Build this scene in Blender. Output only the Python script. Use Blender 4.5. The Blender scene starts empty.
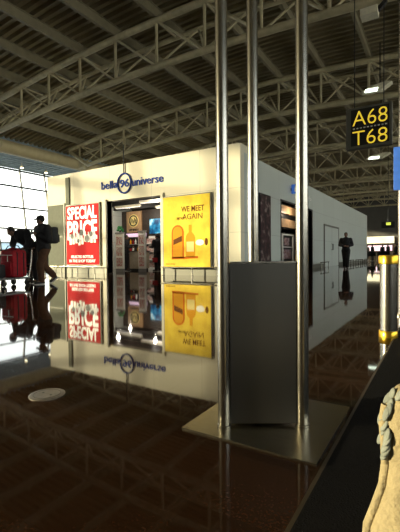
import bpy, bmesh, math, random
from mathutils import Vector, Matrix
random.seed(7)
S = bpy.context.scene
COL = S.collection
V = Vector
PI = math.pi

# ------------------------------------------------------------------ materials
def mat(name, color, rough=0.6, metal=0.0, ior=1.45, emit=None, estr=0.0, noise=0.0, nscale=8.0, bump=0.0, bscale=40.0, stretch=(1, 1, 1), spec=0.5):
    m = bpy.data.materials.new(name)
    m.use_nodes = True
    nt = m.node_tree
    b = nt.nodes['Principled BSDF']
    b.inputs['Base Color'].default_value = (*color, 1)
    b.inputs['Roughness'].default_value = rough
    b.inputs['Metallic'].default_value = metal
    b.inputs['IOR'].default_value = ior
    b.inputs['Specular IOR Level'].default_value = spec
    if emit:
        b.inputs['Emission Color'].default_value = (*emit, 1)
        b.inputs['Emission Strength'].default_value = estr
    if noise or bump:
        tc = nt.nodes.new('ShaderNodeTexCoord')
        mp = nt.nodes.new('ShaderNodeMapping')
        mp.inputs['Scale'].default_value = stretch
        nt.links.new(tc.outputs['Object'], mp.inputs['Vector'])
    if noise:
        n = nt.nodes.new('ShaderNodeTexNoise')
        n.inputs['Scale'].default_value = nscale
        n.inputs['Detail'].default_value = 4
        nt.links.new(mp.outputs[0], n.inputs['Vector'])
        r = nt.nodes.new('ShaderNodeValToRGB')
        lo = [max(0, c * (1 - noise)) for c in color]
        hi = [min(1, c * (1 + noise)) for c in color]
        r.color_ramp.elements[0].position = 0.3
        r.color_ramp.elements[1].position = 0.7
        r.color_ramp.elements[0].color = (*lo, 1)
        r.color_ramp.elements[1].color = (*hi, 1)
        nt.links.new(n.outputs['Fac'], r.inputs[0])
        nt.links.new(r.outputs[0], b.inputs['Base Color'])
    if bump:
        n2 = nt.nodes.new('ShaderNodeTexNoise')
        n2.inputs['Scale'].default_value = bscale
        n2.inputs['Detail'].default_value = 3
        nt.links.new(mp.outputs[0], n2.inputs['Vector'])
        bp = nt.nodes.new('ShaderNodeBump')
        bp.inputs['Strength'].default_value = bump
        bp.inputs['Distance'].default_value = 0.02
        nt.links.new(n2.outputs['Fac'], bp.inputs['Height'])
        nt.links.new(bp.outputs[0], b.inputs['Normal'])
    return m

def floor_material():
    m = bpy.data.materials.new('polished_brown_granite')
    m.use_nodes = True
    nt = m.node_tree
    L = nt.links.new
    b = nt.nodes['Principled BSDF']
    tc = nt.nodes.new('ShaderNodeTexCoord')
    br = nt.nodes.new('ShaderNodeTexBrick')
    br.offset = 0.5
    br.inputs['Scale'].default_value = 1.0
    br.inputs['Brick Width'].default_value = 1.2
    br.inputs['Row Height'].default_value = 0.3
    br.inputs['Mortar Size'].default_value = 0.002
    br.inputs['Mortar Smooth'].default_value = 0.2
    br.inputs['Color1'].default_value = (0.052, 0.0225, 0.0100, 1)
    br.inputs['Color2'].default_value = (0.030, 0.0135, 0.0062, 1)
    br.inputs['Mortar'].default_value = (0.040, 0.022, 0.012, 1)
    L(tc.outputs['Object'], br.inputs['Vector'])
    n = nt.nodes.new('ShaderNodeTexNoise')
    n.inputs['Scale'].default_value = 120
    n.inputs['Detail'].default_value = 5
    L(tc.outputs['Object'], n.inputs['Vector'])
    rp = nt.nodes.new('ShaderNodeValToRGB')
    rp.color_ramp.elements[0].position = 0.35
    rp.color_ramp.elements[0].color = (0.55, 0.55, 0.55, 1)
    rp.color_ramp.elements[1].position = 0.7
    rp.color_ramp.elements[1].color = (1.4, 1.35, 1.3, 1)
    L(n.outputs['Fac'], rp.inputs[0])
    mx = nt.nodes.new('ShaderNodeMix')
    mx.data_type = 'RGBA'
    mx.blend_type = 'MULTIPLY'
    mx.inputs[0].default_value = 1.0
    L(br.outputs['Color'], mx.inputs[6])
    L(rp.outputs[0], mx.inputs[7])
    L(mx.outputs[2], b.inputs['Base Color'])
    rr = nt.nodes.new('ShaderNodeMapRange')
    rr.inputs[3].default_value = 0.035
    rr.inputs[4].default_value = 0.12
    L(br.outputs['Fac'], rr.inputs[0])
    L(rr.outputs[0], b.inputs['Roughness'])
    # very long, shallow unevenness of polished slabs
    n3 = nt.nodes.new('ShaderNodeTexNoise')
    n3.inputs['Scale'].default_value = 1.3
    n3.inputs['Detail'].default_value = 1
    L(tc.outputs['Object'], n3.inputs['Vector'])
    bp = nt.nodes.new('ShaderNodeBump')
    bp.inputs['Strength'].default_value = 0.02
    bp.inputs['Distance'].default_value = 0.03
    L(n3.outputs['Fac'], bp.inputs['Height'])
    L(bp.outputs[0], b.inputs['Normal'])
    b.inputs['IOR'].default_value = 1.52
    return m

def glass_material():
    m = bpy.data.materials.new('clear_window_glass')
    m.use_nodes = True
    nt = m.node_tree
    for n in list(nt.nodes):
        if n.type != 'OUTPUT_MATERIAL':
            nt.nodes.remove(n)
    out = [n for n in nt.nodes][0]
    t = nt.nodes.new('ShaderNodeBsdfTransparent')
    t.inputs[0].default_value = (0.93, 0.96, 0.96, 1)
    g = nt.nodes.new('ShaderNodeBsdfGlossy')
    g.inputs['Roughness'].default_value = 0.02
    f = nt.nodes.new('ShaderNodeFresnel')
    f.inputs[0].default_value = 1.35
    mx = nt.nodes.new('ShaderNodeMixShader')
    nt.links.new(f.outputs[0], mx.inputs[0])
    nt.links.new(t.outputs[0], mx.inputs[1])
    nt.links.new(g.outputs[0], mx.inputs[2])
    nt.links.new(mx.outputs[0], out.inputs[0])
    return m

def panel_material(name, color, bw, rh, joint):
    """smooth wall panels with thin joints; brick pattern laid over the wall's own run"""
    m = mat(name, color, 0.55, spec=0.3)
    nt = m.node_tree
    b = nt.nodes['Principled BSDF']
    tc = nt.nodes.new('ShaderNodeTexCoord')
    sx = nt.nodes.new('ShaderNodeSeparateXYZ')
    ad = nt.nodes.new('ShaderNodeMath'); ad.operation = 'ADD'
    cx = nt.nodes.new('ShaderNodeCombineXYZ')
    nt.links.new(tc.outputs['Object'], sx.inputs[0])
    nt.links.new(sx.outputs[0], ad.inputs[0])
    nt.links.new(sx.outputs[1], ad.inputs[1])
    nt.links.new(ad.outputs[0], cx.inputs[0])
    nt.links.new(sx.outputs[2], cx.inputs[1])
    br = nt.nodes.new('ShaderNodeTexBrick')
    br.offset = 0
    br.inputs['Scale'].default_value = 1
    br.inputs['Brick Width'].default_value = bw
    br.inputs['Row Height'].default_value = rh
    br.inputs['Mortar Size'].default_value = 0.008
    br.inputs['Color1'].default_value = (*color, 1)
    br.inputs['Color2'].default_value = (*[c * 0.97 for c in color], 1)
    br.inputs['Mortar'].default_value = (*joint, 1)
    nt.links.new(cx.outputs[0], br.inputs['Vector'])
    nt.links.new(br.outputs['Color'], b.inputs['Base Color'])
    return m

def collage_material(name, cols, scale):
    m = mat(name, cols[0], 0.35)
    nt = m.node_tree
    b = nt.nodes['Principled BSDF']
    tc = nt.nodes.new('ShaderNodeTexCoord')
    n = nt.nodes.new('ShaderNodeTexNoise')
    n.inputs['Scale'].default_value = scale
    n.inputs['Detail'].default_value = 6
    nt.links.new(tc.outputs['Object'], n.inputs['Vector'])
    r = nt.nodes.new('ShaderNodeValToRGB')
    r.color_ramp.elements[0].position = 0.40
    r.color_ramp.elements[0].color = (*cols[0], 1)
    r.color_ramp.elements[1].position = 0.64
    r.color_ramp.elements[1].color = (*cols[-1], 1)
    for i, c in enumerate(cols[1:-1]):
        e = r.color_ramp.elements.new(0.40 + 0.24 * (i + 1) / (len(cols) - 1))
        e.color = (*c, 1)
    nt.links.new(n.outputs['Fac'], r.inputs[0])
    nt.links.new(r.outputs[0], b.inputs['Base Color'])
    return m

M = {}
M['floor'] = floor_material()
M['glass'] = glass_material()
M['floor_black'] = mat('matt_black_floor', (0.006, 0.005, 0.0045), 0.9, noise=0.5, nscale=60, bump=0.6, bscale=180, spec=0.15)
M['trim'] = mat('brass_edge_trim', (0.10, 0.075, 0.045), 0.5, 0.5)
M['steel'] = mat('brushed_steel', (0.46, 0.43, 0.365), 0.24, 1.0, noise=0.08, nscale=30, stretch=(1, 1, 0.03))
M['steel_plate'] = mat('satin_steel_plate', (0.42, 0.375, 0.28), 0.25, 1.0, noise=0.12, nscale=14, stretch=(1, 9, 1), bump=0.05, bscale=120)
M['steel_dark'] = mat('dark_brushed_steel', (0.13, 0.122, 0.108), 0.42, 1.0, noise=0.05, nscale=3, stretch=(1, 1, 0.12))
M['gold'] = mat('polished_brass', (0.95, 0.56, 0.05), 0.3, 1.0, noise=0.08, nscale=20)
M['facade'] = panel_material('sunlit_cream_panels', (0.80, 0.75, 0.60), 2.2, 1.49, (0.55, 0.52, 0.42))  # same panels as the side wall, with sun warmth put into the colour
M['side'] = panel_material('shaded_grey_panels', (0.58, 0.62, 0.57), 2.4, 1.49, (0.40, 0.41, 0.38))  # same panels as the front, with shade put into a greyer colour
M['greypanel'] = mat('grey_green_panel', (0.20, 0.21, 0.165), 0.7, noise=0.06, spec=0.15)
M['skirting'] = mat('grey_metal_skirting', (0.17, 0.165, 0.135), 0.5, 0.3)
M['dark'] = mat('near_black_paint', (0.015, 0.014, 0.013), 0.5, noise=0.2)
M['darkbrown'] = mat('dark_brown_laminate', (0.045, 0.032, 0.024), 0.45, noise=0.25)
M['chord'] = mat('weathered_truss_paint', (0.50, 0.44, 0.28), 0.5, noise=0.15, nscale=3)
M['purlin'] = mat('purlin_paint', (0.25, 0.22, 0.14), 0.55, noise=0.15, nscale=2)
M['deck'] = mat('corrugated_roof_deck', (0.30, 0.255, 0.155), 0.55, noise=0.2, nscale=0.35)
M['soffit'] = mat('pale_blue_soffit', (0.36, 0.45, 0.50), 0.6, noise=0.12, nscale=1.2)
M['duct'] = mat('tan_duct_cladding', (0.62, 0.53, 0.33), 0.45, noise=0.08, nscale=2)
M['mullion'] = mat('grey_mullion', (0.06, 0.06, 0.06), 0.5, noise=0.1)
M['wallgrey'] = mat('hall_wall_grey', (0.10, 0.095, 0.085), 0.7, noise=0.1, nscale=1)
M['apron'] = mat('concrete_apron', (0.42, 0.42, 0.40), 0.8, noise=0.12, nscale=0.05)
M['red'] = mat('poster_red', (0.56, 0.012, 0.016), 0.65, emit=(0.6, 0.015, 0.02), estr=0.25, spec=0.1)
M['white'] = mat('print_white', (0.85, 0.84, 0.80), 0.4)
M['litwhite'] = mat('lit_white', (0.9, 0.9, 0.86), 0.4, emit=(1, 0.97, 0.9), estr=0.35)
M['yellow'] = mat('poster_yellow', (0.90, 0.60, 0.07), 0.65, noise=0.25, nscale=2.2, emit=(0.9, 0.5, 0.03), estr=0.22, spec=0.1)
M['orange'] = mat('print_orange', (0.72, 0.16, 0.012), 0.65, spec=0.1)
M['amber'] = mat('print_amber', (0.80, 0.36, 0.02), 0.65, spec=0.1)
M['brownprint'] = mat('print_brown', (0.16, 0.055, 0.012), 0.65, spec=0.1)
M['paleprint'] = mat('print_pale_yellow', (0.92, 0.75, 0.30), 0.65, spec=0.1)
M['navy'] = mat('navy_letters', (0.012, 0.05, 0.30), 0.6, spec=0.15)
M['bluesign'] = mat('blue_sign_face', (0.05, 0.17, 0.62), 0.5, emit=(0.06, 0.18, 0.62), estr=0.4, noise=0.12, nscale=14)
M['tvblue'] = collage_material('tv_seascape', [(0.0, 0.05, 0.14), (0.01, 0.16, 0.34), (0.03, 0.30, 0.50), (0.5, 0.7, 0.75)], 2.2)
M['tan'] = mat('tan_wood', (0.50, 0.31, 0.16), 0.5, noise=0.2, nscale=4, stretch=(6, 1, 1))
M['beige'] = mat('beige_counter', (0.42, 0.36, 0.27), 0.5, noise=0.1)
M['collage'] = collage_material('dark_photo_poster', [(0.01, 0.006, 0.008), (0.05, 0.018, 0.02), (0.09, 0.04, 0.045), (0.33, 0.28, 0.25)], 4.5)
M['goods'] = collage_material('mixed_packets', [(0.02, 0.015, 0.02), (0.30, 0.05, 0.05), (0.45, 0.40, 0.36), (0.12, 0.10, 0.25), (0.6, 0.45, 0.3)], 9)
M['goods2'] = collage_material('pale_packets', [(0.45, 0.35, 0.33), (0.62, 0.56, 0.50), (0.40, 0.06, 0.07), (0.72, 0.70, 0.66)], 7)
M['purplelight'] = mat('pink_lit_shelf', (0.7, 0.55, 0.65), 0.5, emit=(1.0, 0.65, 0.9), estr=0.8)
M['lamp'] = mat('lamp_lens', (0.9, 0.95, 0.85), 0.3, emit=(0.85, 1.0, 0.80), estr=5.0)
M['warmlamp'] = mat('warm_lamp_lens', (1, 0.95, 0.8), 0.3, emit=(1.0, 0.9, 0.6), estr=8.0)
M['stripwhite'] = mat('strip_light_lens', (1, 0.97, 0.9), 0.3, emit=(1.0, 0.93, 0.8), estr=0.7)
M['lampbody'] = mat('lamp_body_grey', (0.75, 0.70, 0.54), 0.5, noise=0.1)
M['signblack'] = mat('sign_black', (0.018, 0.018, 0.017), 0.45, noise=0.1)
M['signback'] = mat('sign_casing_grey', (0.13, 0.125, 0.10), 0.5)
M['signyellow'] = mat('sign_lit_yellow', (0.9, 0.62, 0.05), 0.4, emit=(1.0, 0.66, 0.05), estr=0.75)
M['exitgreen'] = mat('exit_sign_face', (0.5, 0.6, 0.08), 0.4, emit=(0.75, 0.85, 0.10), estr=1.2)
M['farlit'] = mat('lit_kiosk_fascia', (0.9, 0.85, 0.68), 0.5, emit=(1.0, 0.92, 0.66), estr=0.8)
M['skin'] = mat('skin', (0.20, 0.105, 0.065), 0.55, noise=0.08)
M['hair'] = mat('dark_hair', (0.012, 0.010, 0.009), 0.6, noise=0.3, nscale=40)
M['eye'] = mat('eye_white', (0.7, 0.68, 0.64), 0.3)
M['jacket'] = mat('black_jacket', (0.012, 0.012, 0.014), 0.75, noise=0.3, nscale=14, bump=0.3, bscale=14)
M['brownpants'] = mat('brown_trousers', (0.085, 0.036, 0.015), 0.8, noise=0.25, nscale=12, bump=0.3, bscale=14)
M['blackpants'] = mat('dark_trousers', (0.014, 0.013, 0.014), 0.8, noise=0.25, nscale=12)
M['shoe'] = mat('dark_shoe', (0.014, 0.012, 0.011), 0.5)
M['sole'] = mat('pale_sole', (0.5, 0.48, 0.44), 0.6)
M['backpack'] = mat('black_nylon', (0.010, 0.010, 0.012), 0.6, noise=0.2, nscale=20)
M['redbag'] = mat('red_fabric', (0.36, 0.006, 0.014), 0.7, noise=0.25, nscale=9, bump=0.25, bscale=18)
M['greysuit'] = mat('grey_plastic', (0.25, 0.25, 0.25), 0.5)
M['rubber'] = mat('black_rubber', (0.012, 0.012, 0.012), 0.7)
M['shearling'] = mat('cream_shearling', (0.36, 0.285, 0.155), 0.9, noise=0.14, nscale=16, bump=0.5, bscale=60)
M['tuft'] = mat('grey_wool_tuft', (0.24, 0.25, 0.21), 0.9, noise=0.25, nscale=30)
M['disc'] = mat('floor_cover_metal', (0.36, 0.31, 0.25), 0.42, 0.7, noise=0.12, nscale=40)
M['green'] = mat('green_leaf', (0.03, 0.22, 0.06), 0.5, noise=0.2)

# ------------------------------------------------------------------ builders
class MB:
    def __init__(self):
        self.bm = bmesh.new()
    def box(self, x0, x1, y0, y1, z0, z1, bevel=0.0):
        b2 = bmesh.new()
        bmesh.ops.create_cube(b2, size=1)
        for v in b2.verts:
            v.co = V((x0 + (v.co.x + .5) * (x1 - x0), y0 + (v.co.y + .5) * (y1 - y0), z0 + (v.co.z + .5) * (z1 - z0)))
        if bevel:
            bmesh.ops.bevel(b2, geom=list(b2.edges), offset=bevel, segments=2, affect='EDGES', profile=0.6)
        self.join(b2)
        return self
    def join(self, b2, mtx=None):
        me = bpy.data.meshes.new('tmp')
        if mtx:
            b2.transform(mtx)
        b2.to_mesh(me)
        b2.free()
        self.bm.from_mesh(me)
        bpy.data.meshes.remove(me)
        return self
    def bar(self, p0, p1, w, h, bevel=0.0):
        """rectangular bar from p0 to p1"""
        p0, p1 = V(p0), V(p1)
        d = p1 - p0
        b2 = bmesh.new()
        bmesh.ops.create_cube(b2, size=1)
        for v in b2.verts:
            v.co = V((v.co.x * w, v.co.y * h, v.co.z * d.length))
        if bevel:
            bmesh.ops.bevel(b2, geom=list(b2.edges), offset=bevel, segments=2, affect='EDGES')
        return self.join(b2, Matrix.Translation((p0 + p1) / 2) @ d.to_track_quat('Z', 'Y').to_matrix().to_4x4())
    def cap(self, p0, p1, r0, r1, n=14):
        """tapered limb with round ends"""
        p0, p1 = V(p0), V(p1)
        self.tube([p0, p1], [r0, r1], n)
        self.ell(p0, (r0, r0, r0))
        self.ell(p1, (r1, r1, r1))
        return self
    def ell(self, c, r, rot=None, sub=2):
        b2 = bmesh.new()
        bmesh.ops.create_icosphere(b2, subdivisions=sub, radius=1)
        mtx = Matrix.Translation(V(c)) @ (rot.to_4x4() if rot else Matrix()) @ Matrix.Diagonal((*r, 1))
        return self.join(b2, mtx)
    def tube(self, pts, rad, n=12, closed=True):
        pts = [V(p) for p in pts]
        if not isinstance(rad, (list, tuple)):
            rad = [rad] * len(pts)
        rings = []
        up = None
        for i, p in enumerate(pts):
            d = (pts[min(i + 1, len(pts) - 1)] - pts[max(i - 1, 0)]).normalized()
            if up is None:
                up = d.orthogonal().normalized()
            a = (up - d * up.dot(d)).normalized()
            up = a
            c = d.cross(a)
            rings.append([self.bm.verts.new(p + (a * math.cos(2 * PI * k / n) + c * math.sin(2 * PI * k / n)) * rad[i]) for k in range(n)])
        for i in range(len(rings) - 1):
            for k in range(n):
                self.bm.faces.new((rings[i][k], rings[i][(k + 1) % n], rings[i + 1][(k + 1) % n], rings[i + 1][k]))
        if closed:
            self.bm.faces.new(rings[0][::-1])
            self.bm.faces.new(rings[-1])
        return self
    def lathe(self, prof, c=(0, 0, 0), n=32, sx=1.0, sy=1.0, rz=0.0):
        c = V(c)
        rings = []
        for r, z in prof:
            ring = []
            for k in range(n):
                a = 2 * PI * k / n
                x, y = r * math.cos(a) * sx, r * math.sin(a) * sy
                ring.append(self.bm.verts.new(c + V((x * math.cos(rz) - y * math.sin(rz), x * math.sin(rz) + y * math.cos(rz), z))))
            rings.append(ring)
        for i in range(len(rings) - 1):
            for k in range(n):
                self.bm.faces.new((rings[i][k], rings[i][(k + 1) % n], rings[i + 1][(k + 1) % n], rings[i + 1][k]))
        self.bm.faces.new(rings[0][::-1])
        self.bm.faces.new(rings[-1])
        return self
    def plate(self, pts, n, t):
        """flat outline (list of points) extruded by t along n"""
        n = V(n)
        a = [self.bm.verts.new(V(p)) for p in pts]
        b = [self.bm.verts.new(V(p) + n * t) for p in pts]
        self.bm.faces.new(a[::-1])
        self.bm.faces.new(b)
        for i in range(len(a)):
            j = (i + 1) % len(a)
            self.bm.faces.new((a[i], a[j], b[j], b[i]))
        return self
    def torus(self, c, R, r, axis='Y', n=40, sx=1.0, sz=1.0):
        pts = []
        for k in range(n + 1):
            a = 2 * PI * k / n
            if axis == 'Y':
                pts.append(V(c) + V((R * math.cos(a) * sx, 0, R * math.sin(a) * sz)))
            elif axis == 'X':
                pts.append(V(c) + V((0, R * math.cos(a), R * math.sin(a))))
            else:
                pts.append(V(c) + V((R * math.cos(a), R * math.sin(a), 0)))
        return self.tube(pts, r, 10)
    def build(self, name, m, parent=None, smooth=False, angle=40, local=False, voxel=0, relax=0):
        bmesh.ops.recalc_face_normals(self.bm, faces=list(self.bm.faces))
        me = bpy.data.meshes.new(name)
        if parent is not None and not local:
            mt = Matrix.Translation(parent.location) @ parent.rotation_euler.to_matrix().to_4x4()
            p = parent.parent
            while p is not None:
                mt = Matrix.Translation(p.location) @ p.rotation_euler.to_matrix().to_4x4() @ mt
                p = p.parent
            self.bm.transform(mt.inverted())
        self.bm.to_mesh(me)
        self.bm.free()
        o = bpy.data.objects.new(name, me)
        COL.objects.link(o)
        if voxel:
            r = o.modifiers.new('r', 'REMESH')
            r.mode = 'VOXEL'
            r.voxel_size = voxel
            if relax:
                s = o.modifiers.new('s', 'SMOOTH')
                s.iterations = relax
                s.factor = 0.5
            dg = bpy.context.evaluated_depsgraph_get()
            me2 = bpy.data.meshes.new_from_object(o.evaluated_get(dg))
            o.modifiers.clear()
            o.data = me2
            me2.name = name
            bpy.data.meshes.remove(me)
            me = me2
        me.materials.clear()
        me.materials.append(m)
        if smooth or voxel:
            for p in me.polygons:
                p.use_smooth = True
            if not voxel:
                try:
                    me.set_sharp_from_angle(angle=math.radians(angle))
                except Exception:
                    pass
        if parent is not None:
            o.parent = parent
        return o

def tag(o, label, cat, group=None, kind=None):
    o['label'] = label
    o['category'] = cat
    if group:
        o['group'] = group
    if kind:
        o['kind'] = kind
    return o

def thing(name, label, cat, loc=(0, 0, 0), rz=0.0, group=None):
    o = bpy.data.objects.new(name, None)
    o.empty_display_size = 0.1
    COL.objects.link(o)
    o.location = loc
    o.rotation_euler = (0, 0, rz)
    return tag(o, label, cat, group)

def struct(name, mb, m, label, cat, parent=None, **k):
    o = mb.build(name, m, parent, **k)
    if parent is None:
        tag(o, label, cat, kind='structure')
    return o

def copy_tree(o, parent=None):
    c = o.copy()
    COL.objects.link(c)
    if parent is not None:
        c.parent = parent
    for ch in list(o.children):
        copy_tree(ch, c)
    return c

def letters(name, s, x0, x1, z0, z1, pos, m, parent, face='-Y', depth=0.02, bold=0.0):
    """raised lettering fitted into the box x0..x1 (along the run) by z0..z1; faces -Y or +X"""
    cu = bpy.data.curves.new('t', 'FONT')
    cu.body = s
    cu.extrude = 0.02
    cu.offset = bold
    cu.resolution_u = 3
    cu.space_line = 0.85
    to = bpy.data.objects.new('t', cu)
    COL.objects.link(to)
    dg = bpy.context.evaluated_depsgraph_get()
    me = bpy.data.meshes.new_from_object(to.evaluated_get(dg))
    bpy.data.objects.remove(to)
    bpy.data.curves.remove(cu)
    xs = [v.co.x for v in me.vertices]
    ys = [v.co.y for v in me.vertices]
    ax, bx, ay, by = min(xs), max(xs), min(ys), max(ys)
    for v in me.vertices:
        u = x0 + (v.co.x - ax) / (bx - ax) * (x1 - x0)
        w = z0 + (v.co.y - ay) / (by - ay) * (z1 - z0)
        d = v.co.z / 0.04 * depth
        v.co = V((u, pos - d, w)) if face == '-Y' else V((pos + d, u, w))
    o = bpy.data.objects.new(name, me)
    COL.objects.link(o)
    me.materials.clear()
    me.materials.append(m)
    if parent is not None:
        p = parent
        off = V((0, 0, 0))
        while p is not None:
            off += V(p.location)
            p = p.parent
        for v in me.vertices:
            v.co -= off
        o.parent = parent
    return o

# ------------------------------------------------------------------ the setting
b = MB(); b.box(-38, -0.332, -45, 85, -0.2, 0)
struct('floor', b, M['floor'], 'polished dark brown granite floor reflecting the shop', 'floor')
b = MB(); b.box(-0.32, 16, -45, 85, -0.2, 0.0)  # near-black band, rougher than the granite
struct('floor_band', b, M['floor_black'], 'matt black strip beside the brown granite', 'floor')
b = MB(); b.box(-0.332, -0.32, -45, 85, -0.2, 0.0)
struct('trim_1', b, M['trim'], 'thin metal edge strip between granite and black strip', 'trim')
b = MB(); b.box(-400, -38.6, -300, 400, -0.35, -0.25)
struct('ground_apron', b, M['apron'], 'pale concrete apron outside the tall windows', 'ground')

tb = thing('terminal_building', 'low grey blue building far outside the tall windows', 'building', (-170, 110, -.25))
b = MB(); b.box(-190, -160, 40, 190, -.25, 7.2); b.build('wall', M['soffit'], tb)
b = MB(); b.box(-191, -159.5, 39.5, 190.5, 7.2, 7.8); b.build('roof', M['wallgrey'], tb)
b = MB(); b.box(-159.98, -159.9, 42, 188, 1.5, 3.4); b.build('window_band', M['mullion'], tb)

def ztop(x): return 12.1 - 0.0042 * (x + 11) ** 2
def zbot(x): return 9.92 - 0.0036 * (x + 11) ** 2

# corrugated deck: ribs run across the hall and follow its arch
bm = bmesh.new()
P, HH = 0.46, 0.20
ys = []
y = -45.0
while y < 85:
    ys += [(y, 0), (y + P * .4, 0), (y + P * .5, HH), (y + P * .9, HH)]
    y += P
xs = [-31.7 + i * (48.0 / 20) for i in range(21)]
grid = [[bm.verts.new((x, yy, ztop(x) + 0.66 + h)) for x in xs] for yy, h in ys]
for i in range(len(grid) - 1):
    for j in range(len(xs) - 1):
        bm.faces.new((grid[i][j], grid[i][j + 1], grid[i + 1][j + 1], grid[i + 1][j]))
me = bpy.data.meshes.new('ceiling'); bm.to_mesh(me); bm.free(); me.materials.append(M['deck'])
o = bpy.data.objects.new('ceiling', me); COL.objects.link(o)
tag(o, 'dark corrugated metal roof deck over the hall', 'ceiling', kind='structure')

# lower soffit along the windows, with a grid of shallow ribs
b = MB(); b.box(-38.3, -31.7, -45, 85, 10.12, 10.3)
for i in range(9):
    b.box(-38.0 + i * .75, -37.9 + i * .75, -45, 85, 10.04, 10.12)
for j in range(86):
    b.box(-38.0, -31.7, -44.5 + j * 1.5, -44.4 + j * 1.5, 10.06, 10.12)
b.box(-31.8, -31.7, -45, 85, 10.12, 11.3)
struct('ceiling_soffit', b, M['soffit'], 'pale blue gridded soffit above the tall windows', 'ceiling')

# slanting glazed wall on the left
def xwin(z): return -36.5 - 1.5 * z / 10.05
win = thing('window_1', 'tall slanting glazed wall on the left of the hall', 'window', (-36.5, 20, 0))
win['kind'] = 'structure'
b = MB()
yy = -44.2
k = 0
while yy < 85:
    b.bar((xwin(1.0), yy, 1.0), (xwin(10.04), yy, 10.04), 0.13, 0.16)
    yy += 3.0
for z in (1.47, 3.68, 5.9, 8.14, 9.9):
    b.bar((xwin(z), -45, z), (xwin(z), 85, z), 0.2, 0.16)
b.build('mullions', M['mullion'], win)
b = MB()
b.plate([(xwin(1.0), -45, 1.0), (xwin(10.04), -45, 10.04), (xwin(10.04), 85, 10.04), (xwin(1.0), 85, 1.0)], (-1, 0, 0), 0.02)
b.build('glass_pane', M['glass'], win)
b = MB(); b.box(-36.8, -36.4, -45, 85, -0.2, 1.0)
struct('wall_left', b, M['wallgrey'], 'low dark wall under the tall windows', 'wall')
b = MB(); b.box(-38.4, -36.2, -21.3, -16.6, 0, 10.04)  # opaque block added out of view to shade the people from the sun
struct('wall_sun_blocker', b, M['wallgrey'], 'added unseen block in the glazed wall, keeping sun off the people', 'wall')

# right and far sides of the hall (mostly outside the picture, they close the room)
win2 = thing('window_2', 'glazed wall along the other side of the hall', 'window', (16, 20, 0))
win2['kind'] = 'structure'
b = MB()
for i in range(22):
    b.box(15.9, 16.1, -44 + i * 6, -43.8 + i * 6, 2.4, 8.0)
for z in (2.4, 5.1, 7.9):
    b.box(15.9, 16.1, -45, 85, z, z + .15)
b.build('mullions', M['mullion'], win2)
b = MB(); b.box(15.99, 16.01, -45, 85, 2.4, 8.0); b.build('glass_pane', M['glass'], win2)
b = MB(); b.box(15.9, 16.2, -45, 85, -0.2, 2.4)
struct('wall_right_low', b, M['wallgrey'], 'dark wall under the far side glazing', 'wall')
b = MB(); b.box(-38.4, 16.2, 85, 85.3, -0.2, 13)
struct('wall_end', b, M['wallgrey'], 'far end wall of the hall', 'wall')
b = MB(); b.box(-38.4, 16.2, -45.3, -45, -0.2, 13)
struct('wall_rear', b, M['wallgrey'], 'wall behind the viewer', 'wall')
b = MB(); b.box(15.9, 16.2, -45, 85, 8.0, 10.3); 
struct('wall_right_high', b, M['wallgrey'], 'strip of wall above the far side glazing', 'wall')

# ------------------------------------------------------------------ roof steel
tr = thing('roof_truss', '', 'roof truss', (0, 15.0, 0), 0, 'steel roof trusses across the hall')
xn = [-28.05 + 2.72 * i for i in range(13)]
def arc(f, x0, x1, dy=0, n=26):
    return [(x0 + (x1 - x0) * i / n, 15.0 + dy, f(x0 + (x1 - x0) * i / n)) for i in range(n + 1)]
XL, XR = -29.4, 5.0
b = MB(); b.tube(arc(ztop, XL, XR), 0.17, 12); b.build('top_chord', M['chord'], tr, smooth=True)
b = MB(); b.tube(arc(ztop, XL, XR, 1.7), 0.13, 10); b.build('top_chord', M['chord'], tr, smooth=True)
b = MB(); b.tube([(XL + .1, 15.0, ztop(XL) - .2)] + arc(zbot, XL + 2.4, XR), 0.165, 12); b.build('bottom_chord', M['chord'], tr, smooth=True)
for i, x in enumerate(xn):
    if x < 5:
        b = MB(); b.tube([(x, 15.0, zbot(x)), (x, 15.0, ztop(x))], 0.075, 8); b.build('brace', M['chord'], tr, smooth=True)
        b = MB(); b.tube([(x, 15.0, ztop(x)), (x, 16.7, ztop(x))], 0.055, 8); b.build('tie', M['chord'], tr, smooth=True)
    if i + 1 < len(xn) and xn[i + 1] < 5.1:
        xb = xn[i + 1]
        b = MB(); b.tube([(x, 15.0, ztop(x)), (xb, 15.0, zbot(xb))], 0.06, 8); b.build('brace', M['chord'], tr, smooth=True)
        b = MB(); b.tube([(x + 1.36, 16.7, ztop(x + 1.36)), (x, 15.0, zbot(x))], 0.055, 8); b.build('brace', M['chord'], tr, smooth=True)
        b = MB(); b.tube([(x + 1.36, 16.7, ztop(x + 1.36)), (xb, 15.0, zbot(xb))], 0.055, 8); b.build('brace', M['chord'], tr, smooth=True)
tlabels = ['nearest steel roof truss, its chords crossing the upper left ceiling',
           'second steel roof truss, passing low above the shop sign',
           'third steel roof truss, its bottom chord behind the hanging gate sign',
           'fourth steel roof truss back, just above the top of the shop corner',
           'fifth steel roof truss from the front, above the grey side wall',
           'sixth steel roof truss from the front, small above the grey side wall',
           'seventh steel roof truss from the front, above the far kiosks',
           'last steel roof truss visible at the far end of the hall']
for i in range(8):
    t = tr if i == 0 else copy_tree(tr)
    t.location = (0, 15.0 + 9.3 * i, 0)
    t['label'] = tlabels[i]
ordn = ['first', 'second', 'third', 'fourth', 'fifth', 'sixth', 'seventh', 'eighth', 'ninth', 'tenth', 'eleventh', 'twelfth']
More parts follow.
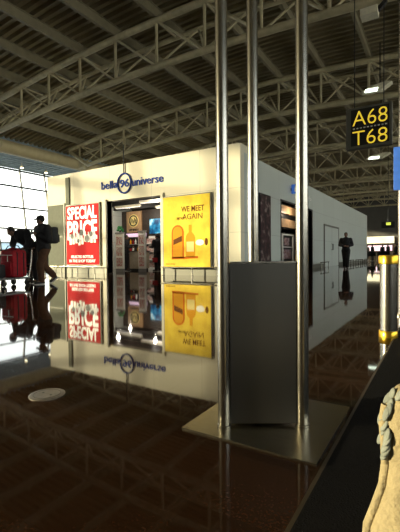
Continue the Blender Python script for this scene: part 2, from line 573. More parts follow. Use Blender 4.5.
for i in range(11):
    x = -28.05 + 2.72 * i
    z = ztop(x)
    b = MB()
    b.box(x - .08, x + .08, -44, 84, z + .13, z + .17)
    b.box(x - .03, x + .03, -44, 84, z + .16, z + .63)
    b.box(x - .08, x + .08, -44, 84, z + .62, z + .66)
    tag(b.build('roof_purlin', M['purlin']), ordn[i] + ' steel purlin under the corrugated roof deck, counted from the fat duct', 'purlin', 'steel purlins under the roof deck')

d = thing('air_duct', 'fat tan air duct running above the tall windows', 'duct', (-31, 20, 10.0))
b = MB(); b.tube([(-31, -40, 10.02), (-31, 84, 10.02)], 0.56, 28); b.build('pipe', M['duct'], d, smooth=True)
for i in range(20):
    y = -36 + 6 * i
    b = MB(); b.tube([(-31, y, 10.02), (-31, y + .12, 10.02)], 0.585, 28); b.build('band', M['duct'], d, smooth=True)
for i, (y, zz) in enumerate([(17.6, 9.95), (26.6, 9.95), (35.8, 9.95)]):
    b = MB(); b.tube([(-30.9, y, zz), (-29.9, y, zz - .12)], [.34, .36], 20)
    b.tube([(-29.95, y, zz - .115), (-29.8, y, zz - .13)], [.42, .42], 20)
    b.build('nozzle', M['chord'], d, smooth=True)

for i, (x, y) in enumerate([(-35, 23.1), (-35, 25.85)]):
    l = thing('soffit_lamp', ['small lit lamp hanging from the blue soffit, nearer the window edge', 'small lit lamp hanging from the blue soffit, nearer the cream shop'][i], 'lamp', (x, y, 9.55), 0, 'lamps under the soffit')
    b = MB(); b.tube([(x, y, 10.06), (x, y, 9.7)], .03, 8); b.build('stem', M['lampbody'], l)
    b = MB(); b.lathe([(.06, .28), (.14, .22), (.15, .05)], (x, y, 9.55), 16); b.build('lamp_shade', M['lampbody'], l, smooth=True)
    b = MB(); b.lathe([(.12, .0), (.14, .05), (.13, .06)], (x, y, 9.5), 16); b.build('lens', M['warmlamp'], l, smooth=True)

# ------------------------------------------------------------------ the shop building
XW, XE, YF, YB = -15.7, -5.66, 11.64, 37.65
OX0, OX1 = -11.83, -8.98
b = MB()
b.box(XW, OX0, YF, YF + .3, 0, 4.45)
b.box(OX1, XE, YF, YF + .3, 0, 4.45)
b.box(OX0, OX1, YF, YF + .3, 3.02, 4.45)
b.box(-6.5, XE, YF + .3, YF + 1.5, 4.19, 4.45)
struct('wall_front', b, M['facade'], 'cream shop front facing the polished floor', 'wall')
SY0, SY1 = 15.5, 20.05
b = MB()
b.box(XE - .3, XE, YF + .3, SY0, 0, 4.19)
b.box(XE - .3, XE, SY1, YB, 0, 4.19)
b.box(XE - .3, XE, SY0, SY1, 2.97, 4.19)
struct('wall_right', b, M['side'], 'long side wall of the shop building, toned pale grey for shade', 'wall')
b = MB(); b.box(XW, XW + .3, YF + .3, YB, 0, 4.19)
struct('wall_far_side', b, M['side'], 'hidden long side of the shop building', 'wall')
b = MB(); b.box(XW + .3, XE - .3, YB - .3, YB, 0, 4.19)
struct('wall_back', b, M['side'], 'back of the shop building', 'wall')
b = MB(); b.box(XW + .3, XE - .3, YF + .3, YB - .3, 3.9, 4.1)
struct('roof_slab', b, M['dark'], 'flat top of the shop building', 'roof')
b = MB(); b.box(XW + .3, XE - .3, YF + .3, 24, 3.45, 3.55)
for i in range(8):
    b.box(XW + .3, XE - .3, YF + 1 + i * 1.5, YF + 1.1 + i * 1.5, 3.25, 3.45)
struct('ceiling_shop', b, M['dark'], 'dark open ceiling inside the shop', 'ceiling')
b = MB(); b.box(XW + .3, -7.9, 16.3, 16.5, 0, 3.25)
struct('wall_shop_rear', b, M['darkbrown'], 'brown rear wall inside the shop', 'wall')
b = MB(); b.box(-7.9, -7.8, 14.2, 24, 0, 3.5)
struct('wall_shop_divider', b, M['darkbrown'], 'brown dividing wall behind the side opening', 'wall')
b = MB(); b.box(-7.8, XE - .3, 23.9, 24, 0, 3.5)
struct('wall_shop_end', b, M['darkbrown'], 'brown end wall behind the side opening', 'wall')
b = MB()
b.box(XW, OX0, YF - .03, YF, 0, .25); b.box(OX1, XE, YF - .03, YF, 0, .25)
struct('baseboard_front', b, M['skirting'], 'grey metal skirting along the shop front', 'baseboard')
b = MB()
b.box(XE, XE + .02, YF, SY0, 0, .2); b.box(XE, XE + .02, SY1, 22.4, 0, .2); b.box(XE, XE + .02, 26.1, YB, 0, .2)
struct('baseboard_right', b, M['skirting'], 'grey metal skirting along the side wall', 'baseboard')
# trim: portal frame around the opening, corner strip, dark bar
b = MB()
b.box(OX0 - .16, OX0, YF - .08, YF + .3, 0, 3.1, .01); b.box(OX1, OX1 + .12, YF - .06, YF + .3, 0, 3.1, .01)
struct('trim_2', b, M['facade'], 'cream portal posts either side of the shop entrance', 'trim')
b = MB(); b.box(-14.36, -14.12, YF - .05, YF, 3.06, 4.28, .01)  # raised narrow bar, darker than the cream front
struct('trim_3', b, M['greypanel'], 'narrow dark upright bar above the red poster', 'trim')
b = MB(); b.box(-14.52, -14.44, YF - .06, YF, 0, 3.15, .01)
struct('trim_4', b, M['skirting'], 'thin upright strip left of the red poster', 'trim')
b = MB(); b.box(XE - .32, XE + .015, SY0 - .08, SY0, 0, 3.04); b.box(XE - .32, XE + .015, SY1, SY1 + .08, 0, 3.04); b.box(XE - .32, XE + .015, SY0, SY1, 2.97, 3.04)
struct('trim_5', b, M['dark'], 'dark frame around the side opening', 'trim')

dp = thing('door_1', 'grey green door leaf at the outer end of the shop front', 'door', (-15.05, YF, 0)); dp['kind'] = 'structure'
b = MB(); b.box(-15.66, -14.56, YF - .04, YF, .3, 3.1, .008); b.build('panel', M['greypanel'], dp)
b = MB(); b.box(-15.62, -14.6, YF - .055, YF - .04, 1.62, 1.66); b.build('rail', M['skirting'], dp)
dd = thing('door_2', 'grey double service door in the side wall', 'door', (XE, 24.2, 0)); dd['kind'] = 'structure'
for y0, y1 in ((22.5, 24.22), (24.26, 26.0)):
    b = MB(); b.box(XE, XE + .035, y0, y1, .02, 2.36, .006); b.build('leaf', M['side'], dd)
b = MB(); b.box(XE, XE + .05, 22.4, 22.5, 0, 2.46); b.box(XE, XE + .05, 26.0, 26.1, 0, 2.46); b.box(XE, XE + .05, 22.4, 26.1, 2.36, 2.46)
b.build('frame', M['skirting'], dd)
for y in (24.1, 24.38):
    b = MB(); b.tube([(XE + .035, y, 1.0), (XE + .09, y, 1.0), (XE + .09, y, 1.35), (XE + .035, y, 1.35)], .016, 8); b.build('handle', M['dark'], dd)

# sign letters
sg = thing('shop_sign', 'navy bella universe lettering with a ringed emblem on the cream fascia', 'sign', (-10.82, YF, 3.66))
letters('lettering', 'bella', -12.12, -11.22, 3.52, 3.84, YF, M['navy'], sg, depth=.05, bold=.012)
letters('lettering', 'universe', -10.42, -8.86, 3.50, 3.80, YF, M['navy'], sg, depth=.05, bold=.012)
b = MB(); b.torus((-10.82, YF - .03, 3.66), .36, .032, 'Y', sz=1.08); rg = b.build('ring', M['navy'], sg, smooth=True)
letters('emblem', '96', -11.07, -10.57, 3.50, 3.83, YF, M['navy'], sg, depth=.05, bold=.02)
b = MB(); b.tube([(-10.82, YF - .04, 4.05), (-10.82, YF - .04, 5.2)], .022, 8); b.build('mounting_rod', M['dark'], sg)

# posters
rp = thing('red_poster', 'red SPECIAL PRICE lightbox poster on the shop front', 'poster', (-13.28, YF, .35))
b = MB(); b.box(-14.36, -12.2, YF - .07, YF, .33, 3.03, .01); b.build('frame', M['skirting'], rp)
b = MB(); b.box(-14.31, -12.25, YF - .085, YF - .06, .38, 2.98); b.build('print', M['red'], rp)
fp = YF - .085
letters('lettering', 'SPECIAL', -14.20, -12.36, 2.36, 2.92, fp, M['litwhite'], rp, depth=.012, bold=.03)
letters('lettering', 'PRICE', -14.22, -12.34, 1.46, 2.31, fp, M['litwhite'], rp, depth=.012, bold=.03)
letters('lettering', 'SELECTED BOTTLES', -14.0, -12.6, .66, .78, fp, M['litwhite'], rp, depth=.012, bold=.03)
letters('lettering', 'IN THE SHOP TODAY', -14.12, -12.46, .47, .60, fp, M['litwhite'], rp, depth=.012, bold=.03)
b = MB()
rr = random.Random(3)
for i in range(9):
    x = -14.0 + i * .19; w = .07; z0 = 1.22 + rr.random() * .15; h = .35 + rr.random() * .2
    b.plate([(x - w, fp - .013, z0), (x + w, fp - .013, z0), (x + w, fp - .013, z0 + h * .65), (x + w * .35, fp - .013, z0 + h * .8), (x + w * .35, fp - .013, z0 + h), (x - w * .35, fp - .013, z0 + h), (x - w * .35, fp - .013, z0 + h * .8), (x - w, fp - .013, z0 + h * .65)], (0, -1, 0), .006)
b.build('bottle_print', M['white'], rp)
for x, z, r in ((-13.9, 1.62, .10), (-13.3, 1.78, .12), (-12.95, 1.5, .14), (-12.7, 1.7, .1), (-13.5, 1.42, .08)):
    b = MB(); b.plate([(x + r * math.cos(a * PI / 5), fp - .019, z + r * math.sin(a * PI / 5) * 1.2) for a in range(10)], (0, -1, 0), .004)
    b.build('label_print', M['dark'], rp)

yp = thing('yellow_poster', 'yellow whisky lightbox poster with an orange bottle on the shop front', 'poster', (-7.85, YF, .3))
b = MB(); b.box(-8.86, -6.76, YF - .07, YF, .26, 2.92, .01); b.build('frame', M['skirting'], yp)
b = MB(); b.box(-8.82, -6.80, YF - .085, YF - .06, .3, 2.88); b.build('print', M['yellow'], yp)
def bottle(x, z, w, h, d):
    return [(x - w, d, z), (x + w, d, z), (x + w, d, z + h * .6), (x + w * .85, d, z + h * .68), (x + w * .32, d, z + h * .78), (x + w * .30, d, z + h), (x - w * .30, d, z + h), (x - w * .32, d, z + h * .78), (x - w * .85, d, z + h * .68), (x - w, d, z + h * .6)]
def arch(x, z, w, h, d):
    return [(x - w, d, z), (x + w, d, z)] + [(x + w * math.cos(a * PI / 8), d, z + h - w + w * math.sin(a * PI / 8)) for a in range(9)]
b = MB(); b.plate(arch(-8.17, .62, .27, 1.22, fp), (0, -1, 0), .005); b.build('bottle_print', M['orange'], yp)
b = MB(); b.plate(arch(-8.17, .68, .21, 1.10, fp - .005), (0, -1, 0), .005); b.build('bottle_print', M['amber'], yp)
b = MB(); b.plate([(-8.36, fp - .010, 1.12), (-7.98, fp - .010, 1.24), (-7.98, fp - .010, 1.44), (-8.36, fp - .010, 1.30)], (0, -1, 0), .005); b.build('label_print', M['brownprint'], yp)
b = MB(); b.plate(bottle(-7.62, .66, .2, 1.16, fp), (0, -1, 0), .005); b.build('bottle_print', M['amber'], yp)
b = MB(); b.plate([(-7.78, fp - .005, .86), (-7.46, fp - .005, .86), (-7.46, fp - .005, 1.22), (-7.78, fp - .005, 1.22)], (0, -1, 0), .005); b.build('label_print', M['paleprint'], yp)
b = MB(); b.plate([(-8.45, fp, .58), (-7.3, fp, .62), (-7.3, fp, .70), (-8.45, fp, .66)], (0, -1, 0), .005); b.build('shelf_print', M['orange'], yp)
b = MB(); b.plate([(-7.22 + .18 * math.cos(a * PI / 6), fp, 1.18 + .11 * math.sin(a * PI / 6)) for a in range(12)], (0, -1, 0), .005); b.build('glass_print', M['white'], yp)
b = MB(); b.plate([(-6.95 + .07 * math.cos(a * PI / 6), fp, 1.2 + .13 * math.sin(a * PI / 6)) for a in range(12)], (0, -1, 0), .005); b.build('glass_print', M['brownprint'], yp)
letters('lettering', 'WE MEET', -8.0, -7.02, 2.30, 2.50, fp, M['brownprint'], yp, depth=.01, bold=.015)
letters('lettering', 'AGAIN', -7.95, -7.1, 2.02, 2.22, fp, M['brownprint'], yp, depth=.01, bold=.0)
letters('lettering', 'ENJOY NOW', -8.2, -7.85, 2.0, 2.12, fp, M['brownprint'], yp, depth=.01)
letters('lettering', 'drink wisely', -8.72, -8.3, .38, .44, fp, M['brownprint'], yp, depth=.01)

cp = thing('dark_poster', 'tall dark photo collage poster on the grey side wall', 'poster', (XE, 13.68, .48))
b = MB(); b.box(XE, XE + .05, 13.15, 14.22, .44, 3.0, .008); b.build('frame', M['dark'], cp)
b = MB(); b.box(XE + .045, XE + .06, 13.2, 14.17, .49, 2.95); b.build('print', M['collage'], cp)

bs = thing('blue_sign', 'small blue pictogram sign projecting above the side opening', 'sign', (XE, 16.75, 3.5))
b = MB(); b.box(XE + .04, XE + .42, 16.7, 16.8, 3.42, 3.82, .01); b.build('panel', M['bluesign'], bs)
b = MB(); b.box(XE, XE + .05, 16.72, 16.78, 3.56, 3.68); b.build('bracket', M['skirting'], bs)
b = MB(); b.ell((XE + .23, 16.69, 3.73), (.035, .012, .035)); b.box(XE + .18, XE + .28, 16.685, 16.70, 3.5, 3.68); b.build('pictogram', M['white'], bs)
wl = tag(letters('wall_lettering', 'info', 18.9, 19.9, 3.46, 3.66, XE, M['white'], None, face='+X', depth=.03, bold=.02), 'small white lettering on the grey wall above the side opening', 'sign')

# guard rails
def rail(axis, fixed, a0, a1, label, posts=3):
    mid = (a0 + a1) / 2
    t = thing('guard_rail', label, 'rail', (mid, fixed, 0) if axis == 'x' else (fixed, mid, 0), 0, 'low chrome guard rails round the shop')
    f = (lambda a, z: (a, fixed, z)) if axis == 'x' else (lambda a, z: (fixed, a, z))
    b = MB(); b.tube([f(a0, .30), f(a1, .30)], .026, 12); b.build('bar', M['steel'], t, smooth=True)
    for i in range(posts):
        a = a0 + .12 + (a1 - a0 - .24) * i / (posts - 1)
        b = MB(); b.tube([f(a, 0), f(a, .29)], .022, 10); b.tube([f(a, 0), f(a, .012)], .05, 14); b.build('post', M['steel'], t, smooth=True)
rail('x', 11.32, -14.5, -12.15, 'low chrome guard rail under the red poster')
rail('x', 11.32, -8.8, -6.0, 'low chrome guard rail under the yellow poster')
rail('x', 11.32, -15.65, -14.65, 'short low guard rail before the grey green door', 2)
rail('y', XE + .34, 12.2, 15.2, 'low guard rail on the side wall below the dark collage poster')
rail('y', XE + .34, 20.4, 22.2, 'low guard rail between side opening and double door', 3)
rail('y', XE + .34, 26.3, 29.5, 'low guard rail just past the double door', 4)
rail('y', XE + .34, 30.2, 33.4, 'low guard rail half way along beyond the double door', 4)
rail('y', XE + .34, 34.1, 37.3, 'low guard rail at the far end of the side wall', 4)

# ------------------------------------------------------------------ inside the shop
def tower(x, y, w, dpt, h, label, m):
    t = thing('display_tower', label, 'display stand', (x, y, 0), 0, 'display towers inside the entrance')
    b = MB(); b.box(x - w / 2, x + w / 2, y, y + dpt, 0, .14); b.build('base', M['greysuit'], t)
    b = MB(); b.box(x - w / 2, x + w / 2, y, y + dpt, .14, h, .01); b.build('body', M['white'], t)
    for k in range(3):
        z = .25 + k * (h - .3) / 3
        b = MB(); b.box(x - w / 2 + .05, x + w / 2 - .05, y - .02, y, z, z + (h - .4) / 3 - .06); b.build('printed_panel', m, t)
    b = MB(); b.box(x - w / 2 - .02, x + w / 2 + .02, y - .03, y + dpt + .02, h, h + .06, .01); b.build('cap', M['greysuit'], t)
tower(-12.75, 13.3, .46, .1, 1.78, 'white display tower with pink packets left inside the entrance', M['goods2'])
tower(-11.66, 13.6, .4, .1, 1.84, 'white display tower in the middle of the shop entrance', M['goods2'])
pl_ = thing('leafy_plant', 'small green leafy plant on top of the display tower', 'plant', (-12.74, 13.36, 1.84))
b = MB(); b.lathe([(.05, 0), (.08, .1), (.075, .1)], (-12.74, 13.36, 1.84), 14); b.build('pot', M['darkbrown'], pl_)
b = MB()
for k in range(16):
    a = k * 2.4; r = .05 + .09 * (k % 4) / 4
    b.ell((-12.74 + r * math.cos(a), 13.36 + r * math.sin(a), 2.0 + .1 * math.sin(k * 1.7)), (.07, .02, .05), Matrix.Rotation(a, 3, 'Z'), 1)
b.build('foliage', M['green'], pl_)

tp = thing('emblem_panel', 'tan slatted wall panel with a pale round emblem inside the shop', 'panel', (-14.4, 16.28, 2.04))
b = MB()
for i in range(9):
    b.box(-14.95 + i * .12, -14.84 + i * .12, 16.2, 16.28, 2.04, 3.2)
b.build('slats', M['tan'], tp)
b = MB(); b.plate([(-14.42 + .36 * math.cos(a * PI / 14), 16.2, 2.68 + .36 * math.sin(a * PI / 14)) for a in range(28)], (0, -1, 0), .03); b.build('emblem', M['paleprint'], tp)
b = MB()
b.torus((-14.42, 16.165, 2.68), .28, .03, 'Y')
for k in range(5):
    b.bar((-14.6 + k * .09, 16.165, 2.54 + .05 * (k % 2)), (-14.56 + k * .08, 16.165, 2.82 - .06 * (k % 3)), .05, .02)
b.build('motif', M['dark'], tp)
letters('lettering', 'WHISKY', -14.8, -14.05, 2.12, 2.24, 16.2, M['dark'], tp, depth=.02, bold=.03)

sh = thing('lit_wall_shelf', 'pink lit bottle shelf below the tan emblem panel', 'shelf', (-14.4, 16.1, 0))
SX0, SX1 = -14.98, -13.5
b = MB(); b.box(SX0, SX1, 15.85, 16.28, 0, .95); b.build('cabinet', M['darkbrown'], sh)
b = MB(); b.box(SX0, SX1, 16.2, 16.28, .95, 2.0); b.build('back', M['darkbrown'], sh)
for z in (.95, 1.35, 1.75):
    b = MB(); b.box(SX0, SX1, 15.9, 16.2, z, z + .03); b.build('board', M['greysuit'], sh)
b = MB(); b.box(SX0 + .03, SX1 - .03, 16.15, 16.2, 1.79, 1.98); b.build('light_strip', M['purplelight'], sh)
for z, wh in ((.98, 'on the lower lit shelf'), (1.38, 'on the upper lit shelf')):
    for i in range(8):
        x = SX0 + .12 + i * .18
        ci = (i * 3 + (z > 1.2)) % 4
        col = [M['dark'], M['white'], M['redbag'], M['amber']][ci]
        b = MB(); b.lathe([(.045, 0), (.05, .02), (.05, .17), (.018, .23), (.018, .3)], (x, 16.02, z), 10)
        tag(b.build('bottle', col, smooth=True), ['black', 'white', 'dark red', 'amber'][ci] + ' bottle standing ' + wh, 'bottle', ['black', 'white', 'dark red', 'amber'][ci] + ' bottles ' + wh)

ct = thing('shop_counter', 'beige counter block between the two display towers', 'counter', (-12.9, 14.8, 0))
b = MB(); b.box(-13.22, -12.6, 14.5, 15.3, .1, .95, .01); b.build('body', M['beige'], ct)
b = MB(); b.box(-13.18, -12.64, 14.56, 15.24, 0, .1); b.build('plinth', M['dark'], ct)
b = MB(); b.box(-13.26, -12.56, 14.46, 15.34, .95, .99, .008); b.build('counter_top', M['darkbrown'], ct)

tv = thing('wall_screen', 'wall screen showing a blue seascape inside the shop', 'screen', (-12.8, 16.28, 1.9))
b = MB(); b.box(-13.34, -12.3, 16.2, 16.29, 1.88, 2.76, .01); b.build('bezel', M['dark'], tv)
mt = M['tvblue']; bs_ = mt.node_tree.nodes['Principled BSDF']
mt.node_tree.links.new([n for n in mt.node_tree.nodes if n.type == 'VALTORGB'][0].outputs[0], bs_.inputs['Emission Color']); bs_.inputs['Emission Strength'].default_value = 0.8
b = MB(); b.box(-13.29, -12.35, 16.185, 16.205, 1.93, 2.71); b.build('display', mt, tv)
wp = thing('goods_shelf', 'pale shelf of packets under the blue screen', 'shelf', (-12.5, 16.1, 0))
b = MB(); b.box(-13.4, -11.2, 15.9, 16.28, 0, .1); b.box(-13.4, -11.2, 16.22, 16.28, .1, 1.8); b.build('carcass', M['white'], wp)
for k in range(4):
    z = .1 + k * .42
    b = MB(); b.box(-13.4, -11.2, 15.9, 16.22, z, z + .03); b.build('board', M['white'], wp)
    b = MB(); b.box(-13.35, -11.25, 16.0, 16.2, z + .03, z + .30); pk = b.build('packets', M['goods2'], wp); pk['kind'] = 'stuff'
for i, (x, y) in enumerate([(-10.9, 13.6), (-13.2, 14.4), (-11.4, 15.4)]):
    l = thing('strip_light', ['white strip light nearest the shop entrance lintel', 'white strip light in the shop over the emblem panel', 'white strip light deep in the shop over the blue screen'][i], 'lamp', (x, y, 3.25), 0, 'strip lights in the shop')
    b = MB(); b.box(x - .8, x + .8, y - .08, y + .08, 3.15, 3.25); b.build('housing', M['lampbody'], l)
    b = MB(); b.box(x - .76, x + .76, y - .05, y + .05, 3.12, 3.15); b.build('lens', M['stripwhite'], l)

# side opening contents
bb = thing('menu_board', 'tan fascia boards stacked inside the side opening', 'board', (-6.75, 20, 2.05))
for z0, z1 in ((2.78, 3.18), (2.1, 2.52)):
    b = MB(); b.box(-6.75, -6.62, 17.3, 22.4, z0, z1, .01); b.build('board', M['tan'], bb)
b = MB(); b.box(-6.9, -6.75, 17.3, 22.4, 2.05, 3.24); b.build('backing', M['dark'], bb)
rk = thing('glass_cabinet', 'white framed display cabinet inside the side opening', 'cabinet', (-6.9, 19.6, 0))
b = MB()
for y in (18.75, 20.45):
    b.box(-6.84, -6.76, y - .05, y + .05, 0, 1.8)
b.box(-6.84, -6.76, 18.75, 20.45, 1.72, 1.8); b.box(-6.84, -6.76, 18.75, 20.45, .3, .36); b.box(-6.84, -6.76, 18.75, 20.45, 1.1, 1.14)
b.build('frame', M['white'], rk)
b = MB(); b.box(-7.3, -6.84, 18.72, 20.48, 0, 1.8); b.build('carcass', M['dark'], rk)
b = MB(); b.box(-6.85, -6.815, 19.0, 20.1, .5, 1.0); b.box(-6.85, -6.815, 19.1, 19.9, 1.2, 1.6); b.build('display_goods', M['goods'], rk)
b = MB(); b.box(-6.5, -6.05, 20.2, 21.6, 0, 2.95, .01)
struct('pillar_shop', b, M['dark'], 'dark pillar inside the side opening', 'pillar')

# ------------------------------------------------------------------ hanging things under the roof
gs = thing('gate_sign', 'hanging black gate sign with yellow A68 and T68', 'sign', (-1.55, 10.93, 3.5))
gx0, gx1, gz0, gz1 = -2.17, -1.06, 3.50, 4.58
b = MB(); b.box(gx0, gx1, 10.93, 11.12, gz0, gz1, .012); b.build('casing', M['signback'], gs)
b = MB(); b.box(gx0 + .13, gx1 - .06, 10.915, 10.935, gz0 + .07, gz1 - .06); b.build('face', M['signblack'], gs)
letters('lettering', 'A68', gx0 + .17, gx1 - .1, 4.09, 4.47, 10.915, M['signyellow'], gs, depth=.015, bold=-.012)
letters('lettering', 'T68', gx0 + .17, gx1 - .1, 3.58, 3.95, 10.915, M['signyellow'], gs, depth=.015, bold=-.012)
b = MB()
for i in range(10):
    x = gx0 + .18 + i * .086
    b.box(x, x + .05, 10.905, 10.915, 4.005, 4.035)
b.build('divider', M['white'], gs)
for x in (gx0 + .2, gx1 - .2):
    b = MB(); b.tube([(x, 11.03, 4.6), (x, 11.03, ztop(x) + .66)], .012, 8); b.build('hanger', M['dark'], gs)

def luminaire(x, y, z, w, label, ph):
    t = thing('roof_luminaire', label, 'lamp', (x, y, z), 0, 'lit luminaires under the trusses')
    b = MB(); b.plate([(x - w / 2, y, z), (x + w * .15, y, z - .05), (x + w / 2, y, z + .25), (x + w * .3, y, z + .32), (x - w * .2, y, z + .2)], (0, 1, 0), .5); b.build('reflector', M['lampbody'], t)
    b = MB(); b.plate([(x - w * .38, y - .02, z - .06), (x + w * .02, y - .02, z - .1), (x + w * .06, y - .02, z + .06), (x - w * .34, y - .02, z + .08)], (0, 1, 0), .1); b.build('lens', M['lamp'], t)
    b = MB(); b.tube([(x + w * .1, y + .25, z + .15), (x + w * .1, y + .25, z + ph)], .03, 8); b.build('stem', M['dark'], t)
luminaire(-2.95, 22.6, 9.5, 1.5, 'lit roof luminaire just above the hanging gate sign', 2.5)
luminaire(-3.92, 31.0, 7.8, 1.7, 'lit roof luminaire just below the hanging gate sign', 4.2)
fl = thing('flood_light', 'grey box flood light high under the roof near the top edge', 'lamp', (-2.1, 14.6, 9.0))
b = MB(); b.box(-2.42, -1.86, 14.5, 14.95, 8.95, 9.2, .02); b.build('housing', M['lampbody'], fl)
b = MB(); b.bar((-1.86, 14.7, 9.1), (-1.62, 14.75, 9.35), .2, .12); b.bar((-1.65, 14.75, 9.3), (-1.65, 15.0, 9.75), .06, .06); b.build('bracket', M['dark'], fl)
es = thing('exit_sign', 'small glowing green exit sign hanging far down the hall', 'sign', (-4.19, 40, 3.2))
b = MB(); b.box(-4.75, -3.6, 40, 40.15, 3.15, 3.75, .01); b.build('casing', M['signblack'], es)
b = MB(); b.box(-4.35, -3.95, 39.985, 40.0, 3.42, 3.66); b.build('face', M['exitgreen'], es)
b = MB(); b.tube([(-4.19, 40.07, 3.75), (-4.19, 40.07, ztop(-4.19) + .66)], .02, 8); b.build('hanger', M['dark'], es)

# ------------------------------------------------------------------ steel post unit in front
pu = thing('steel_post_stand', 'three tall steel posts around a dark steel panel on a square base plate', 'post', (-.615, 1.545, 0))
b = MB()
b.plate([(-.885, 1.265, 0.0), (-.345, 1.265, 0.0), (-.345, 1.825, 0.0), (-.885, 1.825, 0.0)], (0, 0, 1), .008)
b.build('base_plate', M['steel_plate'], pu)
PL, PR, PB = V((-.742, 1.362, 0)), V((-.472, 1.530, 0)), V((-.7265, 1.625, 0))
RP = .0245
for p in (PL, PR, PB):
    b = MB(); b.tube([p + V((0, 0, .006)), p + V((0, 0, 3.4))], RP, 36)
    po = b.build('pole', M['steel'], pu, smooth=True)
    b = MB(); b.lathe([(RP + .001, .008), (RP + .004, .009), (RP + .004, .016), (RP + .001, .018)], p, 36); b.build('collar', M['steel'], po, smooth=True)
def panel(a, c, name):
    u = (c - a).normalized(); n = V((u.y, -u.x, 0))
    a2, c2 = a + u * (RP + .002), c - u * (RP + .002)
    bm_ = MB(); bm_.plate([a2 + n * .006 + V((0, 0, .02)), c2 + n * .006 + V((0, 0, .02)), c2 + n * .006 + V((0, 0, .668)), a2 + n * .006 + V((0, 0, .668))], -n, .02)
    return bm_.build(name, M['steel_dark'], pu)
panel(PL, PR, 'panel'); panel(PR, PB, 'panel'); panel(PB, PL, 'panel')
u = (PR - PL).normalized()
b = MB(); b.bar(PL + u * .026 + V((0, 0, .672)), PR - u * .026 + V((0, 0, .672)), .022, .008); b.build('top_edge', M['steel'], pu)

bo = thing('steel_bollard', 'stainless steel bollard with brass collars beside the black strip', 'bollard', (-.372, 3.6, 0))
b = MB(); b.lathe([(.075, 0), (.075, .05), (.07, .056)], (-.372, 3.6, 0), 40); b.build('foot_collar', M['gold'], bo, smooth=True)
b = MB(); b.lathe([(.067, .05), (.067, .63)], (-.372, 3.6, 0), 40); b.build('post', M['steel'], bo, smooth=True)
b = MB(); b.lathe([(.074, .618), (.078, .622), (.078, .682), (.074, .69), (.06, .692)], (-.372, 3.6, 0), 40); b.build('head_collar', M['gold'], bo, smooth=True)

it = thing('sign_post', 'slim steel post carrying a blue sign behind the bollard', 'post', (-.36, 4.95, 0))
b = MB(); b.tube([(-.365, 4.95, 0), (-.365, 4.95, 4.4)], .05, 28); b.build('pole', M['steel'], it, smooth=True)
b = MB(); b.box(-.455, -.02, 4.86, 4.895, 1.42, 1.90, .006); b.build('sign_board', M['bluesign'], it)
letters('lettering', 'i', -.30, -.22, 1.52, 1.8, 4.86, M['white'], it, depth=.006, bold=.02)
b = MB(); b.tube([(-.365, 4.95, 0), (-.365, 4.95, .02)], .11, 28); b.build('foot', M['steel'], it, smooth=True)

fc = thing('floor_socket_cover', 'round flat metal cover set in the dark granite floor', 'floor cover', (-1.7, 1.235, 0))
b = MB(); b.lathe([(.088, 0), (.088, .003), (.082, .005)], (-1.7, 1.235, 0), 48); b.build('disc', M['disc'], fc)
b = MB(); b.torus((-1.7, 1.235, .005), .066, .0016, 'Z', 48); b.build('ring', M['skirting'], fc)
for dx in (-.03, .03):
    b = MB(); b.lathe([(.006, .004), (.006, .0065)], (-1.7 + dx, 1.235, 0), 12); b.build('screw', M['skirting'], fc)

# ------------------------------------------------------------------ cream bag at the lower right edge
RT = V((.848, .53, 0)); FWD = V((-.53, .848, 0))
bc = FWD * .80 + RT * .495
bg = thing('shearling_bag', 'cream shearling bag with tufted edge on the black strip', 'bag', (bc.x, bc.y, 0))
prof = [(.02, .0), (.10, .004), (.14, .03), (.148, .08), (.144, .13), (.128, .17), (.112, .215), (.106, .26), (.108, .31), (.112, .35), (.106, .385), (.085, .415), (.055, .432), (.02, .437)]
b = MB(); b.lathe(prof, (bc.x, bc.y, 0), 40, 1.0, .62, math.atan2(RT.y, RT.x)); b.build('body', M['shearling'], bg, smooth=True, angle=80)
b = MB()
pts = []
for r, z in prof[2:11]:
    pts.append(bc - RT * (r + .002) + V((0, 0, z)) - FWD * .0)
b.tube(pts, .009, 10); b.build('piping', M['shearling'], bg, smooth=True)
b = MB()
rr = random.Random(5)
for i in range(16):
    z = .285 + i * .0085
    r = .110 if z < .37 else .110 - (z - .37) * .6
    c = bc - RT * (r + .004) + V((0, 0, z)) - FWD * (.03 * rr.random() - .01)
    b.ell(c, (.0035, .010, .016), Matrix.Rotation(math.atan2(RT.y, RT.x), 3, 'Z') @ Matrix.Rotation(.25 + rr.random() * .4, 3, 'Y'), 2)
b.build('tuft', M['tuft'], bg, smooth=True, angle=80)
b = MB(); hp = []
for k in range(15):
    a = PI * k / 14
    hp.append(bc + RT * (.06 * math.cos(a)) + V((0, 0, .42 + .06 * math.sin(a))) + RT * .07)
b.tube(hp, .011, 10); b.build('handle', M['shearling'], bg, smooth=True)

